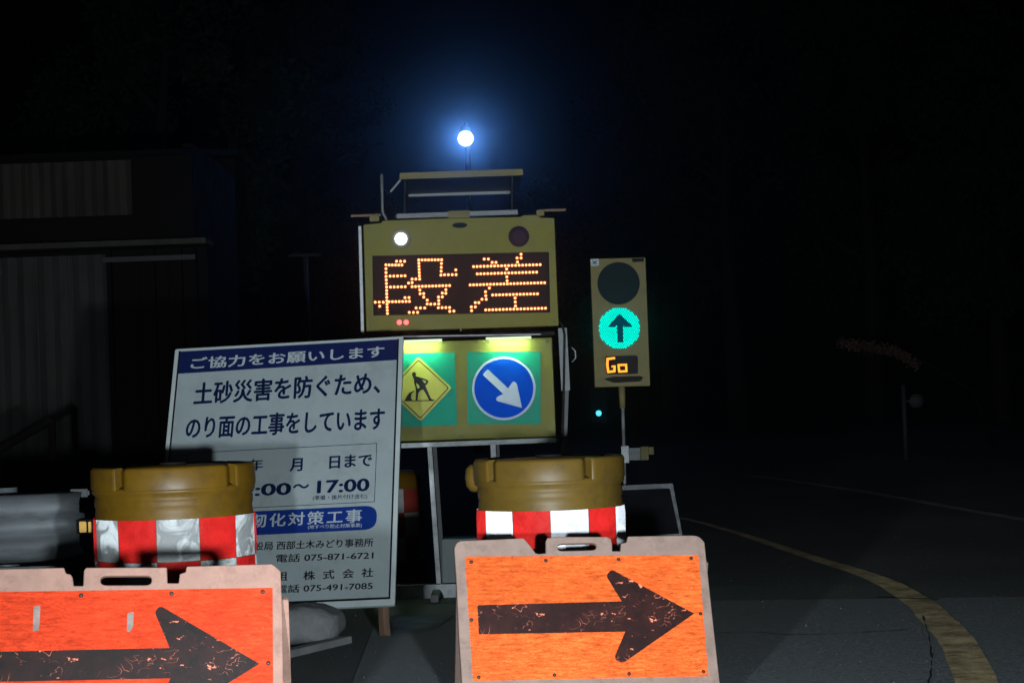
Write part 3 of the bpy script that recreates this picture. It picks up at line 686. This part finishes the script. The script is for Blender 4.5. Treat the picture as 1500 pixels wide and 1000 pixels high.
# ------------------------------------------------------------------ portable traffic signal
sg = vertical(908, 470, 12.5, 0.3); s2 = 12.5/FPX
def signal_case(bd, t):
    plate('case', [rnd(bd.poly([(864.5,379),(945.5,377),(952.5,565),(871.5,567)]), .005)], 0, .11, M['olive2'], t, .003)
t = thing('portable_traffic_signal', sg.m, 'portable traffic signal on a thin pole, green lens with dark upward arrow', 'traffic signal')
signal_case(sg, t)
def circ(bd, c, r, n_=48):
    q = bd.loc(*c); return [(q[0]+r*cos(2*pi*k/n_), q[1]+r*sin(2*pi*k/n_)) for k in range(n_)]
plate('lens', [circ(sg, (906,415), 31*s2)], -.003, 0, M['glassdark'], t)
plate('lens_hood', [circ(sg, (906,415), 32.2*s2), circ(sg, (906,415), 31*s2)], -.014, 0, M['olive2'], t)
gl_ = plate('lens', [circ(sg, (907.3,480.5), 30.3*s2)], -.003, 0, M['greenbase'], t)
ar = [(907.2,459.5),(926.5,477.5),(916,478.5),(912.5,476),(912.8,501),(904.5,501),(904,476),(900.5,479),(890.5,478)]
plate('signal_arrow', [rnd(sg.poly(ar), .004)], -.0075, -.003, M['greenarrow'], gl_)
def inpoly(x, y, P_):
    c_ = False
    for i in range(len(P_)):
        x1, y1 = P_[i-1][:2]; x2, y2 = P_[i][:2]
        if (y1 > y) != (y2 > y) and x < (x2-x1)*(y-y1)/(y2-y1)+x1: c_ = not c_
    return c_
mb = MB()
for i in range(-10, 11):
    for j in range(-10, 11):
        x = 907.3 + i*3.05 + (1.5 if j % 2 else 0); y = 480.5 + j*2.8
        if (x-907.3)**2 + (y-480.5)**2 > 29.8**2 or inpoly(x, y, ar): continue
        mb.dome(sg.loc(x, y), 1.35*s2, -.003, .004, 7)
o = mb.done('led_cluster', M['green'], gl_); o['kind'] = 'stuff'
dp = plate('text_display', [rnd(sg.poly([(886.5,521.5),(932,520),(934.5,523),(934.5,546),(932,547.5),(888,548)]), .006)], -.003, 0, M['black'], t)
def seg(pts, wpx):
    Q = [Vector(sg.loc(*p_)) for p_ in pts]
    for a, b_ in zip(Q, Q[1:]):
        d = (b_-a).normalized(); nn = Vector((-d.y, d.x))*wpx*s2/2; d = d*wpx*s2/2.2
        plate('display_segment', [rnd([tuple(a+nn-d), tuple(a-nn-d), tuple(b_-nn+d), tuple(b_+nn+d)], .002)], -.0045, -.003, M['go'], dp)
seg([(899.5,524.5),(890,525.5),(889.5,534),(891,544.5),(900,543.5),(900.3,536.5)], 3.2)
seg([(906,534.5),(917,534),(917.5,543.5),(907,544),(906,534.5)], 3.0)
seg([(900.3,536.5),(897,536.5)], 2.6)
bar_ = lambda name, a, b_, wpx, yf, yb, m: plate(name, [[(lambda A, B, d: tuple(A + Vector((-d.y, d.x))*wpx*s2/2))(Vector(sg.loc(*a)), Vector(sg.loc(*b_)), (Vector(sg.loc(*b_))-Vector(sg.loc(*a))).normalized()),
    (lambda A, B, d: tuple(A - Vector((-d.y, d.x))*wpx*s2/2))(Vector(sg.loc(*a)), Vector(sg.loc(*b_)), (Vector(sg.loc(*b_))-Vector(sg.loc(*a))).normalized()),
    (lambda A, B, d: tuple(B - Vector((-d.y, d.x))*wpx*s2/2))(Vector(sg.loc(*a)), Vector(sg.loc(*b_)), (Vector(sg.loc(*b_))-Vector(sg.loc(*a))).normalized()),
    (lambda A, B, d: tuple(B + Vector((-d.y, d.x))*wpx*s2/2))(Vector(sg.loc(*a)), Vector(sg.loc(*b_)), (Vector(sg.loc(*b_))-Vector(sg.loc(*a))).normalized())]], yf, yb, m, t, .001)
plate('speaker_slot', [rnd(sg.poly([(884,555),(898,551.5),(940,550.5),(942,554),(938,558.5),(899,560.5)]), .008)], -.003, 0, M['slot'] if 'slot' in M else M['sheddark'], t)
plate('vent_mark', [rnd(sg.poly([(925,378.5),(943,378),(943.5,383),(927,384)]), .003)], -.002, 0, M['sheddark'], t)
st = plate('sticker', [rnd(sg.poly([(864.8,379.5),(877,379),(877.5,389),(866,389.8)]), .005)], -.002, 0, M['pwhite'], t)
for a, b_ in (((868,382),(874,387)), ((874,382),(868,387))):
    A = Vector(sg.loc(*a)); B = Vector(sg.loc(*b_)); d = (B-A).normalized(); nn = Vector((-d.y, d.x))*.0025
    plate('sticker_mark', [[tuple(A+nn), tuple(A-nn), tuple(B-nn), tuple(B+nn)]], -.0026 - (.0004 if a[0] > 870 else 0), -.002, M['ink'], st)
def spost(name, a, b_, r, y, m, r1=None):
    A = sg.loc(*a); B = sg.loc(*b_); mb = MB(); mb.tube([(A[0], y, A[1]), (B[0], y, B[1])], r, 12, r1=r1); return mb.done(name, m, t)
spost('pole_sleeve', (911.5,566), (912.5,598), .020, .05, M['olive2'], .016)
spost('pole', (913,598), (919,842), .0095, .05, M['alu'])
bar_('clamp', (915.5,653), (916.5,678), 11, .02, .08, M['alu'])
bar_('clamp_box', (921.5,665), (938,664.5), 18, .0, .06, M['galv'])
bar_('sensor', (938.5,664), (950,663.5), 19.5, .0, .05, M['olive2'])
bar_('sensor_visor', (950,660), (957.5,659.5), 11, -.01, .055, M['olive2'])
for dx in (-1, 1):
    A = sg.loc(919, 800); F_ = sg.loc(919 + dx*55, 846); mb = MB(); mb.tube([(A[0], .05, A[1]), (F_[0], .05 + .1*dx, F_[1])], .010, 8); mb.done('stand_leg', M['alu'], t)
# solar panel leaning beside the signal pole
pv = Board(at(920, 745, 12.1), 0, -32, -1)
t = thing('ground_solar_panel', pv.m, 'dark solar panel in an aluminium frame propped on the ground by the signal pole', 'solar panel')
oq = [(838,714),(985.5,708),(1000,786),(838,794)]; iq = [(843,720),(981,714.5),(995,781.5),(843,789)]
plate('frame', [pv.poly(oq), pv.poly(iq)], -.004, .03, M['alu'], t, .001)
plate('cell_panel', [pv.poly([(842.5,719.5),(981.5,714),(995.5,782),(842.5,789.5)])], .002, .008, M['cells'], t)
for x in (-.16, .12):
    mb = MB(); mb.tube([(x, .03, .05), tuple(pv.i @ (Vector(((pv.m @ Vector((x, 0, 0))).x, (pv.m @ Vector((x, 0, 0))).y + .25, .0))))], .010, 8); mb.done('prop_leg', M['alu'], t)
    mb = MB(); mb.tube([(x, .02, pv.loc(900, 786)[1]), tuple(pv.i @ Vector(((pv.m @ Vector((x, 0, 0))).x, (pv.m @ Vector((x, 0, pv.loc(900, 786)[1]))).y, .0)))], .010, 8); mb.done('prop_leg', M['alu'], t)

# ------------------------------------------------------------------ guardrail at the left
t = thing('guardrail', Matrix.Translation((-2.1, 9.6, 0)), 'grey steel roadside guardrail with a blunt end and two amber reflectors', 'guardrail')
e = at(120, 760, 9.6); xe = e.x + 2.1; ztop = at(60, 720, 9.6).z
prof = [(.0, 0), (-.03, -.012), (-.055, -.045), (-.055, -.088), (.005, -.10), (.008, -.15), (-.06, -.165), (-.062, -.215), (-.03, -.25), (0, -.262)]
mb = MB(); rows = []
NX = 40
for i in range(NX+1):
    u = i/NX; x = xe - 3.4*(1-u); tap = 1.0 if u < .93 else 1 - .12*((u-.93)/.07)**2
    bend = 0 if u < .93 else .05*((u-.93)/.07)**2
    rows.append([mb.bm.verts.new((x, y*1.9 + bend + .006*noise.noise(Vector((x*2.5, z*9, 0))), ztop + z*1.18*tap)) for y, z in prof])
for A, B in zip(rows, rows[1:]):
    for j in range(len(prof)-1):
        f = mb.bm.faces.new((A[j], B[j], B[j+1], A[j+1])); f.smooth = True
gb = mb.done('beam', M['galv'], t); so = gb.modifiers.new('thickness', 'SOLIDIFY'); so.thickness = .004
for x in (xe-.35, xe-2.4):
    mb = MB(); mb.tube([(x, .09, 0), (x, .09, ztop+.02)], .055, 16); mb.done('post', M['galv'], t)
mb = MB(); mb.box(xe-.46, xe-.10, -.075, -.055, ztop-.45, ztop-.315); mb.done('lower_plate', M['galv'], t, bevel=.004)
mb = MB(); mb.box(xe-.06, xe+.03, .02, .05, ztop-.03, ztop+.005); mb.done('end_lug', M['galv'], t, bevel=.008)
for (a, b_) in (((116.5,763.5),(127,779)), ((129.5,763.5),(134,779))):
    A = at(a[0], a[1], 9.5); B = at(b_[0], b_[1], 9.5)
    mb = MB(); mb.box(A.x+2.1, B.x+2.1, -.11, -.10, B.z, A.z); mb.done('reflector', M['ryellow'], t, bevel=.002)
mb = MB(); A = at(122, 771, 9.5); mb.box(A.x+2.1-.03, A.x+2.1+.05, -.099, .02, A.z-.03, A.z+.03); mb.done('reflector_bracket', M['black'], t)

# ------------------------------------------------------------------ corrugated shed behind, left
Ys = 24.0
sh = vertical(100, 500, Ys, 0)
base = sh.m.translation.copy()
t = thing('corrugated_shed', Matrix.Translation((base.x, base.y, 0)), 'dark corrugated metal shed with a black doorway standing behind the left barricade', 'shed')
def wx(px, py=500): return at(px, py, Ys).x - base.x
def wz(px, py): return at(px, py, Ys).z
def corr(name, x0, x1, z0, z1, y, pitch, amp, m):
    n_ = int((x1-x0)/pitch*4); V = []; F = []
    for i in range(n_+1):
        x = x0 + (x1-x0)*i/n_; yy = y + amp*[0, 1, 0, -1][i % 4] + .004*noise.noise(Vector((x, 0, 0)))
        V += [(x, yy, z0), (x, yy, z1)]
    F = [(2*i, 2*i+2, 2*i+3, 2*i+1) for i in range(n_)]
    me = bpy.data.meshes.new(name); me.from_pydata(V, [], F); me.update(); return link(name, me, m, t)
x0 = wx(-260); zA1 = wz(80, 375); zU0 = wz(80, 320); zU1 = wz(80, 240)
nw = 8; xs_ = [x0 + (wx(155)-x0)*i/nw for i in range(nw+1)]
for i in range(nw): corr('wall_panel', xs_[i], xs_[i+1]+.03, 0, zA1, .0 - .008*(i % 2), .16, .022, M['shed'])
nu = 6; xs_ = [x0 + (wx(200)-x0)*i/nu for i in range(nu+1)]
for i in range(nu): corr('upper_wall_panel', xs_[i], xs_[i+1]+.03, zU0, zU1, -.15 - .008*(i % 2), .12, .018, M['shed2'])
mb = MB(); mb.box(x0, wx(315), -.5, .15, zA1+.05, zA1+.11); mb.done('canopy_edge', M['shed2'], t)
mb = MB(); mb.box(wx(157), wx(292), -.12, -.06, wz(220,383), wz(220,377)+.01); mb.done('door_track', M['steel'], t)
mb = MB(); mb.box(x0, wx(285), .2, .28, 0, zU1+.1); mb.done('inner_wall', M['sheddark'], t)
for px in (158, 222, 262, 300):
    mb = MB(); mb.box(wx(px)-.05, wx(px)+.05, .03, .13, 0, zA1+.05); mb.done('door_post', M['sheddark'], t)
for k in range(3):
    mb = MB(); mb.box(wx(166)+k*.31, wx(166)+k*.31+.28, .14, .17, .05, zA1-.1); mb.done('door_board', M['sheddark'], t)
mb = MB(); r0 = [(x0, -.7, zU1-.02), (wx(290), -.7, zU1-.02), (wx(290), 4, zU1+.45), (x0, 4, zU1+.45)]
v1 = [mb.bm.verts.new(p_) for p_ in r0]; v2 = [mb.bm.verts.new((p_[0], p_[1], p_[2]+.06)) for p_ in r0]; mb.bm.faces.new(v1); mb.bm.faces.new(v2)
for i in range(4): mb.bm.faces.new((v1[i], v1[(i+1)%4], v2[(i+1)%4], v2[i]))
mb.done('roof', M['roofm'], t)
mb = MB(); mb.box(x0, wx(285), 3.9, 4.0, 0, zU1+.4).box(wx(285)-.1, wx(285), .29, 3.89, 0, zU1+.2); mb.done('rear_wall', M['sheddark'], t)
# handrail in front of the shed
t = thing('handrail', Matrix.Translation(at(40, 640, 17) * Vector((1, 1, 0))), 'dark sloping handrail in front of the corrugated shed', 'handrail')
o0 = t.matrix_world.translation; A = at(-60, 690, 17) - o0; B = at(76, 614, 17) - o0; mb = MB(); mb.tube([A, B], .035, 10); mb.done('rail', M['sheddark'], t)
for p_ in (A, B): mb = MB(); mb.tube([(p_.x, p_.y, 0), (p_.x, p_.y, p_.z)], .03, 10); mb.done('post', M['sheddark'], t)

# ------------------------------------------------------------------ street lamp, lit, behind the sign
YL = 34.0
lp = at(682, 203, YL)
t = thing('street_lamp', Matrix.Translation((lp.x, YL+1.3, 0)), 'lit street lamp with blue-white glow high above the message sign', 'street lamp')
hz = lp.z
mb = MB(); mb.tube([(0, 0, 0), (0, 0, hz*.6), (0, 0, hz+.25)], .07, 12, r1=.04); mb.done('pole', M['black'], t)
mb = MB(); mb.tube([(0, 0, hz+.2), (0, -.5, hz+.32), (0, -1.05, hz+.2)], .025, 10); mb.done('arm', M['black'], t)
mb = MB(); mb.lathe([(0, .09), (.04, .09), (.08, .06), (.09, .01), (.085, 0), (0, .0)], 28); o = mb.done('lamp_head', M['black'], t); o.location = (0, -1.3, hz+.112)
mb = MB(); bmesh.ops.create_uvsphere(mb.bm, u_segments=28, v_segments=16, radius=.118)
for f in mb.bm.faces: f.smooth = True
o = mb.done('lamp_globe', M['street'], t); o.location = (0, -1.3, hz)
STREET_W = 50
ld = bpy.data.lights.new('street_light', 'POINT'); ld.energy = STREET_W; ld.color = (.10, .36, 1.0); ld.shadow_soft_size = .12
lo_ = bpy.data.objects.new('street_light', ld); COL.objects.link(lo_); lo_.parent = t; lo_.location = (0, -1.45, hz-.02)
ld.use_shadow = True

# unlit street lamp in the distance, left of the sign
p0 = at(447, 376, 30)
t = thing('dark_street_lamp', Matrix.Translation((p0.x, 30, 0)), 'small unlit street lamp with a flat head in the dark left of the sign', 'street lamp')
mb = MB(); mb.tube([(0, 0, 0), (0, 0, p0.z)], .035, 10); mb.done('pole', M['galv'], t)
mb = MB(); mb.box(-.22, .22, -.06, .06, p0.z, p0.z+.04); mb.done('lamp_head', M['steel'], t, bevel=.01)
# far signal showing a green dot
p0 = at(877, 605, 42)
t = thing('distant_traffic_signal', Matrix.Translation((p0.x, 42, 0)), 'tiny distant traffic signal glowing cyan left of the signal pole', 'traffic signal')
mb = MB(); mb.tube([(0, .08, 0), (0, .08, p0.z-.2)], .025, 8); mb.done('pole', M['black'], t)
mb = MB(); mb.box(-.14, .14, .0, .12, p0.z-.16, p0.z+.48); mb.done('case', M['black'], t, bevel=.01)
mb = MB(); mb.dome((0, p0.z), .055, -.002, .02, 20); mb.done('lens', M['cyan'], t)
mb = MB(); mb.dome((0, p0.z+.33), .10, -.002, .02, 20); mb.done('lens', M['glassdark'], t)
# roadside convex mirror far right
p0 = at(1341, 587, 27); pp = at(1326, 640, 27)
t = thing('roadside_mirror', Matrix.Translation((pp.x, 27, 0)), 'round roadside mirror on a slim pole, dim at the far right', 'mirror')
mb = MB(); mb.tube([(0, 0, 0), (0, 0, p0.z+.2)], .028, 10); mb.done('pole', M['polem'], t)
mb = MB(); mb.tube([(0, -.0, p0.z), (p0.x-pp.x, -.03, p0.z)], .015, 8); mb.done('arm', M['polem'], t)
mb = MB(); mb.dome((p0.x-pp.x, p0.z), .085, -.05, .02, 24); mb.done('mirror_face', M['polem'], t)

# ------------------------------------------------------------------ hillside and trees
mb = MB(); bmesh.ops.create_grid(mb.bm, x_segments=60, y_segments=30, size=1)
for v in mb.bm.verts:
    u_, w_ = v.co.x, (v.co.y+1)/2
    X = u_*90; Yy = 62 + w_*70; v.co = Vector((X, Yy, -1 + 34*w_ + 3*noise.noise(Vector((X*.05, Yy*.05, 0)))*w_*2))
tag(mb.done('hillside', M['leaf']), kind='structure')
def tree_mesh(seed, h, rad, nleaf, lsz):
    rs = random.Random(seed); tr = MB()
    tr.tube([(0,0,0), (rs.uniform(-.1,.1), 0, h*.25), (rs.uniform(-.3,.3), rs.uniform(-.2,.2), h*.55), (rs.uniform(-.3,.3), 0, h*.85)], h*.028, 9, r1=h*.008)
    for k in range(7):
        a = rs.uniform(0, 2*pi); z = h*rs.uniform(.3, .7); L_ = rad*rs.uniform(.5, .9)
        tr.tube([(0, 0, z), (L_*.5*cos(a), L_*.5*sin(a), z+L_*.35), (L_*cos(a), L_*sin(a), z+L_*.5)], h*.010, 6, r1=h*.003)
    clumps = []
    for k in range(34):
        a = rs.uniform(0, 2*pi); rr = rad*sqrt(rs.random())*.9; z = h*rs.uniform(.32, 1.0); f = 1 - abs(z/h - .6)/.62
        clumps.append((Vector((rr*f*cos(a), rr*f*sin(a), z)), rad*rs.uniform(.16, .34)))
    V = []; F = []
    for i in range(nleaf):
        c, r = rs.choice(clumps); d = Vector((rs.gauss(0,1), rs.gauss(0,1), rs.gauss(0,1)*.8)).normalized()*r*rs.random()**.4
        p = c + d; a = Vector((rs.gauss(0,1), rs.gauss(0,1), rs.gauss(0,1))).normalized(); b_ = a.cross(Vector((rs.gauss(0,1), rs.gauss(0,1), rs.gauss(0,1)))).normalized()
        s_ = lsz*rs.uniform(.6, 1.4); k = len(V); V += [p - a*s_, p + b_*s_*.5, p + a*s_, p - b_*s_*.5]; F.append((k, k+1, k+2, k+3))
    me = bpy.data.meshes.new('crown'); me.from_pydata(V, [], F); me.update()
    bmesh.ops.recalc_face_normals(tr.bm, faces=tr.bm.faces); mt = bpy.data.meshes.new('trunk'); tr.bm.to_mesh(mt); tr.bm.free()
    return mt, me
kinds = [tree_mesh(i, 1.0*h, r, 13000, .075) for i, (h, r) in enumerate(((9, 3.0), (7, 2.6), (11, 3.4)))]
TREES = [(815, 47, 1, .72, 0, 'leafy tree just right of the lit street lamp, faintly lit by it'),
         (575, 54, 0, .62, 1, 'dark leafy tree behind the street lamp, left side'),
         (985, 56, 2, .85, 2, 'tall dark tree behind the traffic signal'),
         (1080, 46, 0, 1.0, 3, 'broad dark tree beyond the road, right of the signal'),
         (1280, 48, 2, .85, 4, 'tall dark tree above the roadside mirror'),
         (1470, 44, 1, 1.1, 5, 'dark tree at the right edge of the picture'),
         (440, 46, 2, .8, 6, 'dark tree behind the unlit street lamp'),
         (250, 36, 0, .9, 7, 'dark tree rising behind the corrugated shed')]
for px, Y, k, sc, i, lab in TREES:
    p = at(px, 600, Y); t = thing('tree', Matrix.Translation((p.x, Y, 0)) @ Matrix.Rotation(i*1.3, 4, 'Z') @ Matrix.Scale(sc, 4), lab, 'tree', 'dark trees beyond the road')
    link('trunk', kinds[k][0], M['bark'] if i == 0 else None, t) if i < 1 else link('trunk', kinds[k][0], None, t)
    link('crown', kinds[k][1], None, t)
for mt, me in kinds:
    mt.materials.clear(); mt.materials.append(M['bark']); me.materials.clear(); me.materials.append(M['leaf'])
# reddish shrub catching light at the right
rs = random.Random(5); V = []; F = []
c = at(1290, 520, 30)
t = thing('overhanging_shrub', Matrix.Translation((c.x, 30, 0)), 'dim reddish-brown shrub branch overhanging the road at the far right', 'shrub')
mb = MB(); mb.tube([(1.6, .5, 0), (1.3, .4, c.z*.6), (.6, .1, c.z-.1), (-.5, 0, c.z+.12)], .03, 8, r1=.01); mb.done('stem', M['black'], t)
for i in range(1500):
    u_ = rs.uniform(-.55, .5); p_ = Vector((u_, rs.gauss(0,.12), c.z + .08 - .18*u_ - .5*max(0,u_-.2) + rs.gauss(0,.035)))
    a = Vector((rs.gauss(0,1), rs.gauss(0,1), rs.gauss(0,1))).normalized(); b_ = a.cross(Vector((rs.gauss(0,1), rs.gauss(0,1), rs.gauss(0,1)))).normalized(); s_ = .022
    k = len(V); V += [p_ - a*s_, p_ + b_*s_*.6, p_ + a*s_, p_ - b_*s_*.6]; F.append((k, k+1, k+2, k+3))
me = bpy.data.meshes.new('foliage'); me.from_pydata(V, [], F); me.update(); link('foliage', me, M['leaf2'], t)

# ------------------------------------------------------------------ haze volume, added for the glow round the street lamp
mb = MB(); mb.box(-162, 162, -52, 272, -2.5, 44)
hz_ = mb.done('haze', []); m = bpy.data.materials.new('haze'); m.use_nodes = True
m.node_tree.nodes.remove(m.node_tree.nodes['Principled BSDF'])
pv_ = m.node_tree.nodes.new('ShaderNodeVolumePrincipled'); pv_.inputs['Density'].default_value = .008; pv_.inputs['Anisotropy'].default_value = .978
pv_.inputs['Color'].default_value = (.85, .9, 1, 1)
m.node_tree.links.new(pv_.outputs[0], m.node_tree.nodes['Material Output'].inputs['Volume']); hz_.data.materials.append(m)
tag(hz_, kind='stuff')
